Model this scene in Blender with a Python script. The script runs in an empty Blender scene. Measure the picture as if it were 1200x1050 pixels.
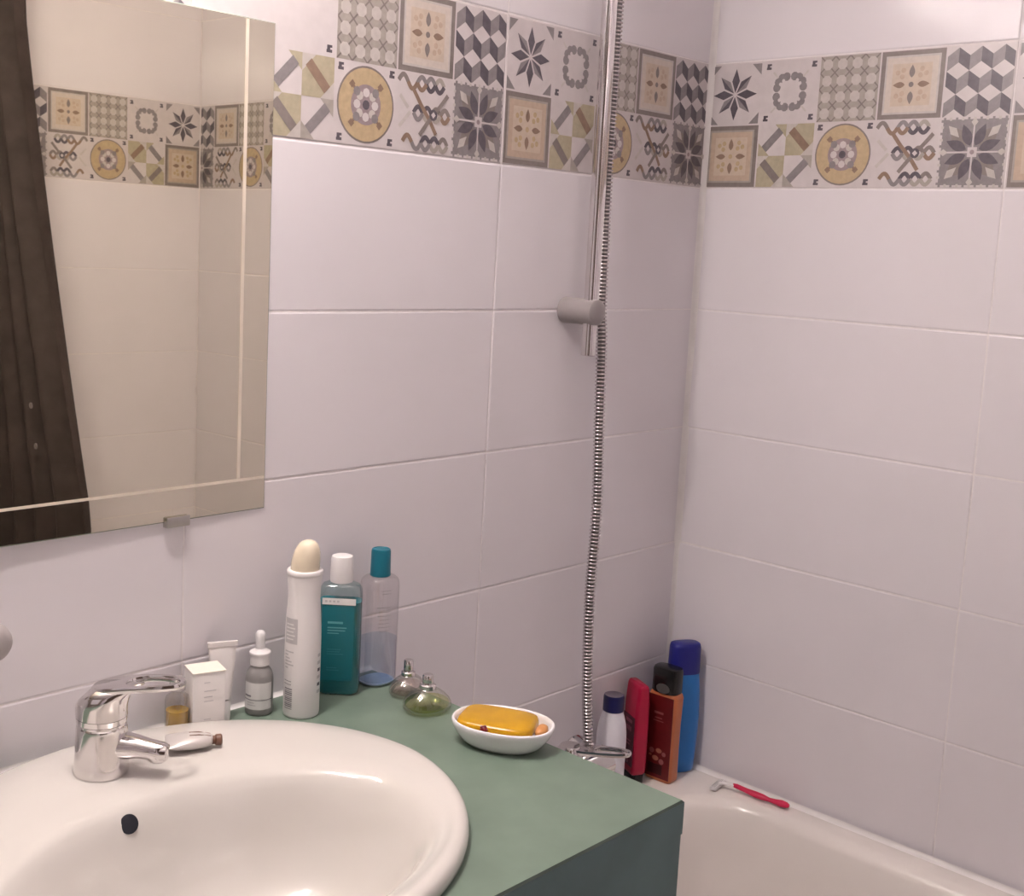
import bpy, bmesh, math, random
from mathutils import Vector, Matrix
random.seed(7)
PI = math.pi
sc = bpy.context.scene
COL = sc.collection

# ------------------------------------------------------------------ places
ZB = 1.535            # underside of the patterned band
H = 0.20366           # tile row height
ZC = 0.850            # counter top
ZR = 0.535            # bathtub rim
ROOM_Y = -1.46        # far side wall (behind the tub)
ROOM_X = -2.75
CEIL = 2.45
CX = -0.706           # right end of the counter
CF = -0.507           # front of the counter

# ------------------------------------------------------------------ materials
MATS = {}
def mat(name, col, rough=0.4, metal=0.0, noise=0.04, scale=40.0, bump=0.0, coat=0.0,
        trans=0.0, ior=1.45, spec=0.5, sss=0.0, emis=0.0, emcol=None):
    if name in MATS: return MATS[name]
    m = bpy.data.materials.new(name); m.use_nodes = True
    nt = m.node_tree; b = nt.nodes['Principled BSDF']
    tc = nt.nodes.new('ShaderNodeTexCoord')
    nz = nt.nodes.new('ShaderNodeTexNoise'); nz.inputs['Scale'].default_value = scale
    nz.inputs['Detail'].default_value = 4
    nt.links.new(tc.outputs['Object'], nz.inputs['Vector'])
    rp = nt.nodes.new('ShaderNodeValToRGB')
    rp.color_ramp.elements[0].position = 0.3; rp.color_ramp.elements[1].position = 0.7
    rp.color_ramp.elements[0].color = (*[max(0, c*(1-noise)) for c in col], 1)
    rp.color_ramp.elements[1].color = (*[min(1, c*(1+noise)) for c in col], 1)
    nt.links.new(nz.outputs['Fac'], rp.inputs['Fac'])
    nt.links.new(rp.outputs['Color'], b.inputs['Base Color'])
    b.inputs['Roughness'].default_value = rough
    b.inputs['Metallic'].default_value = metal
    b.inputs['IOR'].default_value = ior
    b.inputs['Specular IOR Level'].default_value = spec
    b.inputs['Coat Weight'].default_value = coat
    b.inputs['Coat Roughness'].default_value = 0.05
    b.inputs['Transmission Weight'].default_value = trans
    if sss:
        b.inputs['Subsurface Weight'].default_value = sss
        b.inputs['Subsurface Radius'].default_value = (0.01, 0.006, 0.003)
    if emis:
        b.inputs['Emission Color'].default_value = (*(emcol or col), 1)
        b.inputs['Emission Strength'].default_value = emis
    if bump:
        bp = nt.nodes.new('ShaderNodeBump'); bp.inputs['Strength'].default_value = bump
        bp.inputs['Distance'].default_value = 0.002
        nt.links.new(nz.outputs['Fac'], bp.inputs['Height'])
        nt.links.new(bp.outputs['Normal'], b.inputs['Normal'])
    MATS[name] = m
    return m

def clear_mat(name, tint, gloss=0.12, rough=0.03):
    """thin clear plastic or glass wall: tinted see-through with a glossy skin"""
    if name in MATS: return MATS[name]
    m = bpy.data.materials.new(name); m.use_nodes = True
    nt = m.node_tree; nt.nodes.clear()
    out = nt.nodes.new('ShaderNodeOutputMaterial')
    tr = nt.nodes.new('ShaderNodeBsdfTransparent'); tr.inputs['Color'].default_value = (*tint, 1)
    gl = nt.nodes.new('ShaderNodeBsdfGlossy'); gl.inputs['Roughness'].default_value = rough
    lw = nt.nodes.new('ShaderNodeLayerWeight'); lw.inputs['Blend'].default_value = 0.35
    mp = nt.nodes.new('ShaderNodeMapRange')
    mp.inputs['To Min'].default_value = gloss*0.5; mp.inputs['To Max'].default_value = min(1, gloss*3.2)
    mx = nt.nodes.new('ShaderNodeMixShader')
    nt.links.new(lw.outputs['Facing'], mp.inputs['Value'])
    nt.links.new(mp.outputs['Result'], mx.inputs['Fac'])
    nt.links.new(tr.outputs[0], mx.inputs[1]); nt.links.new(gl.outputs[0], mx.inputs[2])
    nt.links.new(mx.outputs[0], out.inputs['Surface'])
    MATS[name] = m
    return m

def px(r, g, b, ref=(203, 187, 189), a=0.80):
    return tuple(min(0.95, a*((c/k)**2.2)) for c, k in zip((r, g, b), ref))

M_TILE = mat('white_glazed_tile', (0.79, 0.755, 0.795), rough=0.13, noise=0.012, scale=6, bump=0.02, spec=0.5)
M_DECO = mat('decor_tile_ground', (0.65, 0.60, 0.61), rough=0.25, noise=0.03, scale=60)
M_GROUT = mat('pale_grout', (0.82, 0.78, 0.79), rough=0.7, noise=0.06, scale=90)
M_SLATE = mat('decor_slate', (0.125, 0.108, 0.13), rough=0.3, noise=0.15, scale=120)
M_GREY = mat('decor_grey', (0.27, 0.245, 0.255), rough=0.3, noise=0.1, scale=120)
M_TAUPE = mat('decor_taupe', (0.40, 0.36, 0.33), rough=0.3, noise=0.08, scale=120)
M_DKTAUPE = mat('decor_dark_taupe', (0.25, 0.215, 0.205), rough=0.3, noise=0.08, scale=120)
M_KHAKI = mat('decor_khaki', (0.45, 0.40, 0.29), rough=0.3, noise=0.08, scale=120)
M_OCHRE = mat('decor_ochre', (0.52, 0.40, 0.25), rough=0.3, noise=0.08, scale=120)
M_CREAM = mat('decor_cream', (0.60, 0.50, 0.41), rough=0.3, noise=0.05, scale=120)
M_BROWN = mat('decor_brown', (0.29, 0.20, 0.15), rough=0.3, noise=0.1, scale=120)
M_MAUVE = mat('decor_mauve', (0.34, 0.27, 0.29), rough=0.3, noise=0.1, scale=120)
M_RIMB = mat('decor_pale_beige', (.62, .55, .50), rough=.3, noise=.05, scale=120)
M_PEACH = mat('decor_peach', (.54, .42, .33), rough=.3, noise=.06, scale=120)
M_PALE = mat('decor_pale_grey', (0.55, 0.51, 0.49), rough=0.3, noise=0.06, scale=120)
M_SEAL = mat('white_sealant', (0.82, 0.79, 0.79), rough=0.45, noise=0.03)
M_CERAMIC = mat('ivory_ceramic', (0.65, 0.622, 0.597), rough=0.12, noise=0.01, scale=8, coat=0.3)
M_ACRYL = mat('white_acrylic', (0.82, 0.77, 0.74), rough=0.2, noise=0.015, scale=8)
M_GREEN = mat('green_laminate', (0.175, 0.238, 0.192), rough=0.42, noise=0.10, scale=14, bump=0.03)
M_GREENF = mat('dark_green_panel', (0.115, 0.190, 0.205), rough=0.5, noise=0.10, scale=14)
M_EDGE = mat('panel_edge_line', (0.05, 0.07, 0.06), rough=0.6)
M_CHROME = mat('polished_chrome', (0.74, 0.71, 0.71), rough=0.10, metal=1.0, noise=0.01)
M_CHROMED = mat('dark_chrome_groove', (0.16, 0.145, 0.15), rough=0.3, metal=0.9, noise=0.05)
M_CHROMEH = mat('hose_steel', (0.60, 0.565, 0.57), rough=0.25, metal=1.0, noise=0.02)
M_GREYPL = mat('grey_plastic', (0.31, 0.28, 0.285), rough=0.33, noise=0.02)
M_WHITEPL = mat('white_plastic', (0.82, 0.79, 0.80), rough=0.28, noise=0.01)
M_LABEL = mat('white_paper_label', (0.80, 0.78, 0.78), rough=0.55, noise=0.02)
M_PRINT = mat('grey_print', (0.30, 0.28, 0.31), rough=0.5, noise=0.05)
M_PRINTL = mat('pale_grey_print', (0.55, 0.53, 0.55), rough=0.5, noise=0.05)
M_PRINTD = mat('dark_print', (0.08, 0.07, 0.10), rough=0.5, noise=0.05)
M_DOME = mat('pearly_cream_plastic', (0.80, 0.70, 0.55), rough=0.25, noise=0.03, coat=0.5)
M_BLACKPL = mat('black_plastic', (0.012, 0.011, 0.012), rough=0.25, noise=0.05)
M_HOLE = mat('hole_dark', (0.01, 0.011, 0.02), rough=0.5, noise=0.1)  # shade inside openings, put in as black
M_MIRROR = mat('silvered_glass', (0.93, 0.88, 0.72), rough=0.012, metal=1.0, noise=0.004)
M_MIRLINE = mat('ground_glass_line', (0.74, 0.66, 0.56), rough=0.35, metal=0.0, noise=0.03)
M_GLASSEDGE = mat('glass_edge_green', (0.30, 0.33, 0.28), rough=0.2, noise=0.03)
M_CLOTH = mat('dark_brown_cloth', (0.040, 0.028, 0.026), rough=0.8, noise=0.25, scale=25, bump=0.2)
M_STEEL = mat('brushed_steel', (0.55, 0.53, 0.52), rough=0.35, metal=1.0, noise=0.05)

# ------------------------------------------------------------------ mesh builder
class MB:
    def __init__(s): s.v = []; s.f = []; s.m = []; s.mats = []
    def mi(s, m):
        if m not in s.mats: s.mats.append(m)
        return s.mats.index(m)
    def vert(s, p): s.v.append(tuple(p)); return len(s.v)-1
    def face(s, idx, m): s.f.append(tuple(idx)); s.m.append(s.mi(m))
    def poly(s, pts, m): s.face([s.vert(p) for p in pts], m)
    def loft(s, rings, m, cap0=True, cap1=True, closed=True, mfun=None):
        ids = [[s.vert(p) for p in r] for r in rings]
        n = len(rings[0])
        for i in range(len(rings)-1):
            mm = mfun(i) if mfun else m
            for j in range(n if closed else n-1):
                k = (j+1) % n
                s.face((ids[i][j], ids[i][k], ids[i+1][k], ids[i+1][j]), mm)
        if cap0 and closed: s.face(list(reversed(ids[0])), mfun(0) if mfun else m)
        if cap1 and closed: s.face(ids[-1], mfun(len(rings)-2) if mfun else m)
        return ids
    def lathe(s, prof, m, c=(0, 0, 0), n=40, sx=1, sy=1, axis='Z', cap0=True, cap1=True, mfun=None):
        rings = []
        for r, z in prof:
            ring = []
            for j in range(n):
                a = 2*PI*j/n
                p = (r*sx*math.cos(a), r*sy*math.sin(a), z)
                if axis == 'X': p = (z, p[0], p[1])
                if axis == 'Y': p = (p[1], z, p[0])
                ring.append((p[0]+c[0], p[1]+c[1], p[2]+c[2]))
            rings.append(ring)
        s.loft(rings, m, cap0, cap1, mfun=mfun)
    def tube(s, path, rad, m, n=14, cap=True, mfun=None, flat=1.0, upv=(0, 0, 1)):
        P = [Vector(p) for p in path]; rings = []
        up = Vector(upv)
        for i, p in enumerate(P):
            t = (P[min(i+1, len(P)-1)]-P[max(i-1, 0)]).normalized()
            x = t.cross(up)
            if x.length < 1e-4: x = t.cross(Vector((0, 1, 0)))
            x.normalize(); y = x.cross(t).normalized()
            r = rad[i] if isinstance(rad, (list, tuple)) else rad
            rings.append([p + x*(r*math.cos(2*PI*j/n)) + y*(r*flat*math.sin(2*PI*j/n)) for j in range(n)])
        s.loft(rings, m, cap, cap, mfun=mfun)
    def box(s, lo, hi, m, b=0.0, mt=None):
        x0, y0, z0 = lo; x1, y1, z1 = hi
        if b <= 0:
            r0 = [(x0, y0), (x1, y0), (x1, y1), (x0, y1)]
            s.loft([[(x, y, z0) for x, y in r0], [(x, y, z1) for x, y in r0]], m)
        else:
            w, d = x1-x0, y1-y0; cx, cy = (x0+x1)/2, (y0+y1)/2
            rr = lambda i: rrect(w-2*i, d-2*i, b, 5, cx, cy)
            rings = [[(x, y, z) for x, y in rr(i)] for i, z in
                     [(b, z0), (b*.3, z0+b*.3), (0, z0+b), (0, z1-b), (b*.3, z1-b*.3), (b, z1)]]
            s.loft(rings, m)
    def build(s, name, parent=None, smooth=True, ang=40, loc=None):
        me = bpy.data.meshes.new(name); me.from_pydata(s.v, [], s.f); me.update()
        for m in s.mats: me.materials.append(m)
        me.polygons.foreach_set('material_index', s.m)
        bm = bmesh.new(); bm.from_mesh(me)
        bmesh.ops.recalc_face_normals(bm, faces=bm.faces) if not getattr(s, 'keep', False) else None
        bm.to_mesh(me); bm.free()
        if smooth:
            me.polygons.foreach_set('use_smooth', [True]*len(me.polygons))
            me.set_sharp_from_angle(angle=math.radians(ang))
        o = bpy.data.objects.new(name, me); COL.objects.link(o)
        if parent: o.parent = parent
        if loc: o.location = loc
        return o

def rrect(w, d, r, n=5, cx=0, cy=0):
    r = max(1e-4, min(r, w/2-1e-5, d/2-1e-5)); out = []
    for (sx, sy, a0) in ((1, -1, -PI/2), (1, 1, 0), (-1, 1, PI/2), (-1, -1, PI)):
        for i in range(n+1):
            a = a0+PI/2*i/n
            out.append((cx+sx*(w/2-r)+r*math.cos(a), cy+sy*(d/2-r)+r*math.sin(a)))
    return out

def sell(w, d, e=2.4, n=48, cx=0, cy=0):
    out = []
    for i in range(n):
        a = 2*PI*i/n; c, s_ = math.cos(a), math.sin(a)
        out.append((cx+w/2*math.copysign(abs(c)**(2/e), c), cy+d/2*math.copysign(abs(s_)**(2/e), s_)))
    return out

def tag(o, label, cat, group=None):
    o['label'] = label; o['category'] = cat
    if group: o['group'] = group
    return o
def thing(name, label, cat, loc, rz=0, group=None, tilt=(0, 0)):
    o = bpy.data.objects.new(name, None); COL.objects.link(o)
    o.location = loc; o.rotation_euler = (tilt[0], tilt[1], rz); o.empty_display_size = 0.02
    return tag(o, label, cat, group)
def struct(o): o['kind'] = 'structure'; return o

def cylpatch(mb, r, a0, a1, z0, z1, m, n=10, sx=1, sy=1, c=(0, 0)):
    """print on a round wall: a thin curved patch with its own thickness"""
    for k in range(n):
        b0 = a0+(a1-a0)*k/n; b1 = a0+(a1-a0)*(k+1)/n
        mb.poly([(c[0]+r*sx*math.cos(b), c[1]+r*sy*math.sin(b), z) for b, z in ((b0, z0), (b1, z0), (b1, z1), (b0, z1))], m)

# ------------------------------------------------------------------ decor tile drawings (unit square, u right, v up)
def disc(cx, cy, r, n=28, ry=None): return [(cx+r*math.cos(2*PI*i/n), cy+(ry or r)*math.sin(2*PI*i/n)) for i in range(n)]
def ngon_rot(pts, a, c=(.5, .5)):
    ca, sa = math.cos(a), math.sin(a)
    return [(c[0]+(x-c[0])*ca-(y-c[1])*sa, c[1]+(x-c[0])*sa+(y-c[1])*ca) for x, y in pts]
def rect(x0, y0, x1, y1): return [(x0, y0), (x1, y0), (x1, y1), (x0, y1)]
def strip(pts, w):
    L, R = [], []
    for i, (x, y) in enumerate(pts):
        a = pts[max(0, i-1)]; b = pts[min(len(pts)-1, i+1)]
        dx, dy = b[0]-a[0], b[1]-a[1]; l = math.hypot(dx, dy) or 1
        L.append((x-dy/l*w/2, y+dx/l*w/2)); R.append((x+dy/l*w/2, y-dx/l*w/2))
    return [[L[i], L[i+1], R[i+1], R[i]] for i in range(len(pts)-1)]
def petal(r0, r1, w, n=7):
    """leaf along +u from the centre"""
    top = [(.5+r0+(r1-r0)*i/n, .5+w*math.sin(PI*(i/n)**0.8)) for i in range(n+1)]
    return top+[(x, 1-y) for x, y in reversed(top[1:-1])]

def d_star():
    o = []
    for k, (cx, cy, sx, sy) in enumerate([(0, 0, 1, 1), (1, 0, -1, 1), (1, 1, -1, -1), (0, 1, 1, -1)]):
        q = [(cx+sx*.02, cy+sy*.02), (cx+sx*.2, cy+sy*.02), (cx+sx*.02, cy+sy*.2)]
        o.append((q, M_GREY, 1))
    for k in range(8):
        a = k*PI/4
        o.append((ngon_rot([(.53, .5), (.72, .575), (.92, .5)], a), M_SLATE, 1))
        o.append((ngon_rot([(.53, .5), (.92, .5), (.72, .425)], a), M_GREY if k % 2 else M_SLATE, 1))
    return o
def corner_marks(o, m=M_SLATE, s=.045, i=.09):
    for cx in (i, 1-i):
        for cy in (i, 1-i):
            o.append((rect(cx-s, cy-s, cx+s, cy-s*.2), m, 1)); o.append((rect(cx-s*.8, cy-s*.2, cx+s*.3, cy+s), m, 1))
            o.append((rect(cx+s*.3, cy+s*.3, cx+s, cy+s), m, 1))
def d_ornament(ring=True):
    o = []; corner_marks(o)
    if ring:
        for k in range(4):
            for j in range(4):
                a = PI/4+k*PI/2+(j-1.5)*.33
                rr = .27 if j in (1, 2) else .25
                o.append((disc(.5+rr*math.cos(a), .5+rr*math.sin(a), .070, 10), M_GREY, 1))
                if j in (1, 2): o.append((disc(.5+(rr-.055)*math.cos(a), .5+(rr-.055)*math.sin(a), .030, 8), M_DECO, 2))
            a = k*PI/2+PI/4
            o.append((ngon_rot(strip([(.82, .5), (.95, .5)], .03)[0], a), M_PALE, 1))
    return o
def d_dots():
    o = [(rect(0, 0, 1, 1), M_TAUPE, 1)]
    for i in range(-4, 5):
        for st in strip([(i/4+.0, 0), (i/4+1, 1)], .022)+strip([(i/4+1, 0), (i/4, 1)], .022):
            o.append((st, M_DKTAUPE, 2))
    for i in range(4):
        for j in range(4):
            o.append((ngon_rot(disc(.125+.25*i, .125+.25*j, .088, 8), PI/8, (.125+.25*i, .125+.25*j)), M_PALE, 3))
    return o
def d_frame(inner, leaf, warm):
    o = [(rect(.0, .0, 1, 1), M_DKTAUPE, 1), (rect(.07, .07, .93, .93), M_PALE if not warm else M_TAUPE, 2),
         (rect(.10, .10, .90, .90), M_RIMB if not warm else M_PEACH, 3), (rect(.19, .19, .81, .81), inner, 4)]
    for cx in (.33, .67):
        for cy in (.33, .67):
            for k in range(3):
                o.append((disc(cx+.055*math.cos(k*2.1+cx*9), cy+.055*math.sin(k*2.1+cx*9), .04, 8), M_OCHRE if warm else M_PEACH, 5))
    for k in range(4):
        o.append((ngon_rot(petal(.10, .29, .045), k*PI/2), leaf if k % 2 == 0 else (M_BROWN if warm else M_DKTAUPE), 6))
    o.append((disc(.5, .5, .04, 10), M_DKTAUPE if not warm else M_OCHRE, 6))
    return o
def d_zigzag():
    o = []; n = 3; amp = .12; h = .212
    for r in range(3):
        y = .985-r*.332
        for i in range(2*n+1):
            x0, x1 = (i-.5*(r % 2))/(2*n)-.0, (i+1-.5*(r % 2))/(2*n)
            if r % 2: x0, x1 = (i-1)/(2*n)+1/(2*n), i/(2*n)+1/(2*n)
            up = (i+r) % 2 == 0
            ya, yb = (y-amp, y) if up else (y, y-amp)
            o.append(([(x0, ya), (x1, yb), (x1, yb-h), (x0, ya-h)], M_GREY if up else M_SLATE, 1))
    return o
def d_geo():
    o = []
    def quad(cx, cy, flip, bar, tri, half):
        def t(p): return (cx+(1-p[0] if flip else p[0])*.5, cy+p[1]*.5)
        if half: o.append(([t(p) for p in rect(0, 0, 1, 1)], half, 1))
        o.append(([t(p) for p in [(0, 0), (.42, 0), (0, .42)]], tri, 2)); o.append(([t(p) for p in [(1, 1), (.58, 1), (1, .58)]], tri, 2))
        o.append(([t(p) for p in [(.12, .30), (.30, .12), (.90, .72), (.72, .90)]], bar, 3))
    quad(0, .5, False, M_GREY, M_KHAKI, None); quad(.5, .5, True, M_BROWN, M_PALE, M_KHAKI)
    quad(0, 0, True, M_DKTAUPE, M_PALE, M_KHAKI); quad(.5, 0, False, M_GREY, M_TAUPE, None)
    return o
def d_circle():
    o = []; corner_marks(o, M_SLATE, .045, .075)
    o.append((disc(.5, .5, .475, 40), M_DKTAUPE, 1)); o.append((disc(.5, .5, .45, 40), M_OCHRE, 2))
    for k in range(4):
        a = PI/4+k*PI/2
        for q in (rect(.80, .46, .87, .54), rect(.76, .48, .80, .52)): o.append((ngon_rot(q, a), M_BROWN, 3))
    o.append((disc(.5, .5, .25, 28), M_MAUVE, 3))
    for k in range(8):
        a = k*PI/4
        o.append((disc(.5+.15*math.cos(a), .5+.15*math.sin(a), .058, 8), M_DECO if k % 2 == 0 else M_PALE, 4))
    o.append((disc(.5, .5, .06, 10), M_SLATE, 5))
    for k in range(4): o.append((disc(.5+.22*math.cos(k*PI/2+PI/4), .5+.22*math.sin(k*PI/2+PI/4), .06, 8), M_GREY, 4))
    return o
def d_cross():
    o = []
    cols = [M_DKTAUPE, M_SLATE, M_BROWN, M_TAUPE, M_GREY]
    for r, (y, x0, x1) in enumerate([(.88, .02, .98), (.50, .30, .98), (.12, .12, .98)]):
        for ph in (0, 1):
            n = 9
            k0 = int((x1-x0)/.165)
            for k in range(k0):
                if r != 1 and ph == 1 and k < 2: continue
                pts = [(x0+.165*(k+i/n), y+.082*math.sin(PI*(k+i/n)+PI*ph)) for i in range(n+1)]
                for s_ in strip(pts, .062): o.append((s_, cols[(k*2+r+ph*3) % 5], 1+(k+ph) % 2))
    for s_ in strip([(.28, .80), (.42, .62), (.60, .42), (.72, .25)], .06): o.append((s_, M_BROWN, 3))
    for s_ in strip([(.92, .78), (.78, .62), (.55, .38), (.42, .22)], .06): o.append((s_, M_DKTAUPE, 3))
    for s_ in strip([(.05, .30), (.24, .50)], .05): o.append((s_, M_PALE, 1))
    for s_ in strip([(.05, .70), (.20, .55)], .05): o.append((s_, M_PALE, 1))
    o.append((disc(.66, .50, .075, 10), M_SLATE, 4)); o.append((ngon_rot(rect(.63, .47, .69, .53), PI/4, (.66, .5)), M_DECO, 5))
    return o
def d_flower():
    o = [(rect(.03, .03, .97, .97), M_GREY, 1)]
    for k in range(11):
        x = .05+k*.09
        for q in (rect(x-.018, .0, x+.018, .045), rect(x-.018, .955, x+.018, 1.0)):
            o.append((q, M_PALE if k % 2 else M_GREY, 2)); o.append(([(b, a) for a, b in q], M_PALE if k % 2 else M_GREY, 2))
    for k in range(4):
        a = k*PI/2+PI/4
        o.append((ngon_rot([(.62, .5), (.85, .60), (1.02, .5), (.85, .40)], a), M_DKTAUPE, 2))
        o.append((ngon_rot([(.80, .5), (.93, .56), (1.04, .5), (.93, .44)], a), M_PALE, 3))
    for k in range(8):
        a = k*PI/4+PI/8
        o.append((ngon_rot(petal(.10, .43, .075), a), M_SLATE, 4))
    for k in range(4):
        o.append((ngon_rot(rect(.55, .488, .97, .512), k*PI/2), M_DECO, 5))
        o.append((ngon_rot([(.86, .5), (.93, .55), (.99, .5), (.93, .45)], k*PI/2), M_PALE, 6))
    o.append((rect(.43, .43, .57, .57), M_DECO, 6)); o.append((disc(.5, .5, .035, 8), M_MAUVE, 7))
    return o
TOP = [d_star, d_ornament, d_dots, lambda: d_frame(M_CREAM, M_BROWN, False), d_zigzag]
BOT = [lambda: d_frame(M_CREAM, M_BROWN, True), d_geo, d_circle, d_cross, d_flower]

def clipx(poly, lo, hi):
    for side, lim in ((1, hi), (-1, lo)):
        out = []
        for i in range(len(poly)):
            a, b = poly[i], poly[(i+1) % len(poly)]
            ina, inb = side*(a[0]-lim) <= 1e-9, side*(b[0]-lim) <= 1e-9
            if ina: out.append(a)
            if ina != inb:
                t = (lim-a[0])/(b[0]-a[0]); out.append((lim, a[1]+t*(b[1]-a[1])))
        poly = out
        if len(poly) < 3: return None
    return poly
def clipy(poly, lo, hi):
    q = clipx([(y, x) for x, y in poly], lo, hi)
    return [(y, x) for x, y in q] if q else None

def tiled_wall(name, org, eu, n, u0, u1, ustart, washedout=()):
    """org: point on the tile face at u=0, z=0; eu: unit vector to the viewer's right; n: normal into the room"""
    O, U, N = Vector(org), Vector(eu), Vector(n); V = Vector((0, 0, 1))
    P = lambda u, v, d=0: O+U*u+V*v+N*d
    mb = MB(); mb.keep = False
    # solid wall behind, its face is the grout
    q = [(u0-.12, u1+.12), (0-.02, CEIL+.02)]
    a = [P(q[0][0], q[1][0], -.0008), P(q[0][1], q[1][0], -.0008), P(q[0][1], q[1][1], -.0008), P(q[0][0], q[1][1], -.0008)]
    mb.loft([[p-N*.12 for p in a], a], M_GROUT)
    g = .0009; bev = .0018
    k0 = math.floor((u0-ustart)/.5); k1 = math.ceil((u1-ustart)/.5)
    r0 = -8; r1 = 5
    for r in range(r0, r1):
        va, vb = ZB+r*H, ZB+(r+1)*H
        va, vb = max(va, 0.0), min(vb, CEIL)
        if vb-va < .02: continue
        for k in range(k0, k1):
            ua, ub = max(ustart+k*.5, u0), min(ustart+(k+1)*.5, u1)
            if ub-ua < .01: continue
            tx, tz = random.uniform(-1, 1)*.0004, random.uniform(-1, 1)*.0004
            if r == 0: tx = tz = 0
            def D(u, v, d): return P(u, v, d+tx*(2*(u-ua)/(ub-ua)-1)+tz*(2*(v-va)/(vb-va)-1))
            outer = [D(u, v, -.0018) for u, v in rect(ua+g, va+g, ub-g, vb-g)]
            mid = [D(u, v, -.0005) for u, v in rect(ua+g, va+g, ub-g, vb-g)]
            inner = [D(u, v, 0) for u, v in rect(ua+g+bev, va+g+bev, ub-g-bev, vb-g-bev)]
            mb.loft([outer, mid, inner], M_TILE if r != 0 else M_DECO, cap0=False)
    # printed patterns of the decor row
    for k in range(k0, k1):
        for j in range(5):
            for row, fn in ((1, TOP[j]), (0, BOT[j])):
                uo = ustart+k*.5+j*.1
                if uo > u1 or uo+.1 < u0: continue
                if (k, j, row) in washedout: draw = [d for d in d_ornament(False) if d[0][0][0] > .5 and d[0][0][1] < .5 and j == 1]  # glare wash-out put in by leaving most of the print off
                else: draw = fn()
                for qi, (poly, m, lay) in enumerate(draw):
                    poly = clipx(poly, .0, 1.); poly = clipy(poly, 0, 1) if poly else None
                    if not poly: continue
                    pad = .0022
                    pts = [(uo+pad*.6+x*(.1-pad*1.2), ZB+row*H/2+pad*(1-row)+pad*.2+y*(H/2-pad*1.4)) for x, y in poly]
                    pts = clipx(pts, max(u0, ustart+k*.5)+.003, min(u1, ustart+(k+1)*.5)-.003)
                    if pts: mb.poly([P(x, y, .00012*lay+.0000012*qi) for x, y in pts], m)
    o = mb.build(name, smooth=False)
    return struct(o)

# ------------------------------------------------------------------ the room
tiled_wall('wall_back', (0, 0, 0), (1, 0, 0), (0, -1, 0), ROOM_X, 0.0, -0.5, washedout={(-1, 1, 1), (-1, 0, 1)})
tiled_wall('wall_right', (0, 0, 0), (0, -1, 0), (-1, 0, 0), 0.0, -ROOM_Y, 0.0)
WA = math.radians(2.0)
tiled_wall('wall_front', (0, ROOM_Y, 0), (-math.cos(WA), -math.sin(WA), 0), (-math.sin(WA), math.cos(WA), 0), 0.0, -ROOM_X, 0.0)
mb = MB(); mb.box((ROOM_X-.12, ROOM_Y-.1, 0), (ROOM_X, .1, CEIL), mat('darkened_wall_paint', (.30, .26, .24), rough=.7)); struct(mb.build('wall_left', smooth=False))  # unseen wall, colour darkened for dark reflections in the chrome
mb = MB(); mb.box((ROOM_X-.1, ROOM_Y-.1, -.1), (.1, .1, 0), mat('beige_floor_tile', (.45, .39, .34), rough=.4, noise=.1, scale=5)); struct(mb.build('floor', smooth=False))
mb = MB(); mb.box((ROOM_X-.1, ROOM_Y-.1, CEIL), (.1, .1, CEIL+.1), mat('white_ceiling_paint', (.82, .79, .77), rough=.8)); struct(mb.build('ceiling', smooth=False))
def added_door():  # unseen door, added to give the chrome something dark to reflect
    m = MB(); x0, x1, y = -2.15, -1.33, 0.0
    wood = mat('dark_brown_wood', (.085, .055, .04), rough=.4, noise=.25, scale=10)
    m.box((x0, y-.002, .0), (x1, y+.030, 2.03), wood)
    for a, b in ((.15, .95), (1.10, 1.90)): m.box((x0+.12, y+.028, a), (x1-.12, y+.036, b), wood, b=.003)
    for lo, hi in (((x0-.07, y-.002, 0), (x0, y+.045, 2.10)), ((x1, y-.002, 0), (x1+.07, y+.045, 2.10)), ((x0, y-.002, 2.03), (x1, y+.045, 2.10))): m.box(lo, hi, wood)
    o = m.build('added_door_1', smooth=False); o.location = (0, ROOM_Y, 0); o.rotation_euler = (0, 0, WA); struct(o)
added_door()
# sealant bead in the corner (runs from rim to ceiling)
def bead(a, b, n1, n2, w):
    A, B = Vector(a), Vector(b); n1, n2 = Vector(n1), Vector(n2); m = MB()
    rings = []
    for p in (A, B):
        r = [p]
        for i in range(7):
            t = i/6*PI/2
            r.append(p+n1*w*(1-math.sin(t))*1.0+n2*w*(1-math.cos(t)))
        rings.append(r)
    m.loft(rings, M_SEAL); return m
struct(bead((0, 0, ZR+.002), (0, 0, CEIL), (-1, 0, 0), (0, -1, 0), .0085).build('trim_1'))
struct(bead((CX, 0, ZC), (ROOM_X+.6, 0, ZC), (0, -1, 0), (0, 0, 1), .006).build('trim_2'))
struct(bead((-.008, 0, ZR), (-.008, ROOM_Y, ZR), (-1, 0, 0), (0, 0, 1), .007).build('trim_3'))

# ------------------------------------------------------------------ camera
cam_d = bpy.data.cameras.new('camera'); cam = bpy.data.objects.new('camera', cam_d); COL.objects.link(cam)
yaw, pit, rol = 0.8026925, -0.136163, 0.0485792
ca, sa = math.cos(yaw), math.sin(yaw); cb, sb = math.cos(pit), math.sin(pit); cc, sr = math.cos(rol), math.sin(rol)
f = Vector((sa*cb, ca*cb, sb)); r0 = Vector((ca, -sa, 0)); u0 = r0.cross(f)
rr = r0*cc+u0*sr; uu = u0*cc-r0*sr
cam.matrix_world = Matrix(((rr.x, uu.x, -f.x, -1.749453), (rr.y, uu.y, -f.y, -1.172952), (rr.z, uu.z, -f.z, ZB-0.113983), (0, 0, 0, 1)))
cam_d.sensor_width = 36; cam_d.lens = 1414.509*36/1200
cam_d.shift_x = 47.67/1200; cam_d.shift_y = -43.368/1200
cam_d.clip_start = .02
sc.camera = cam

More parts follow.
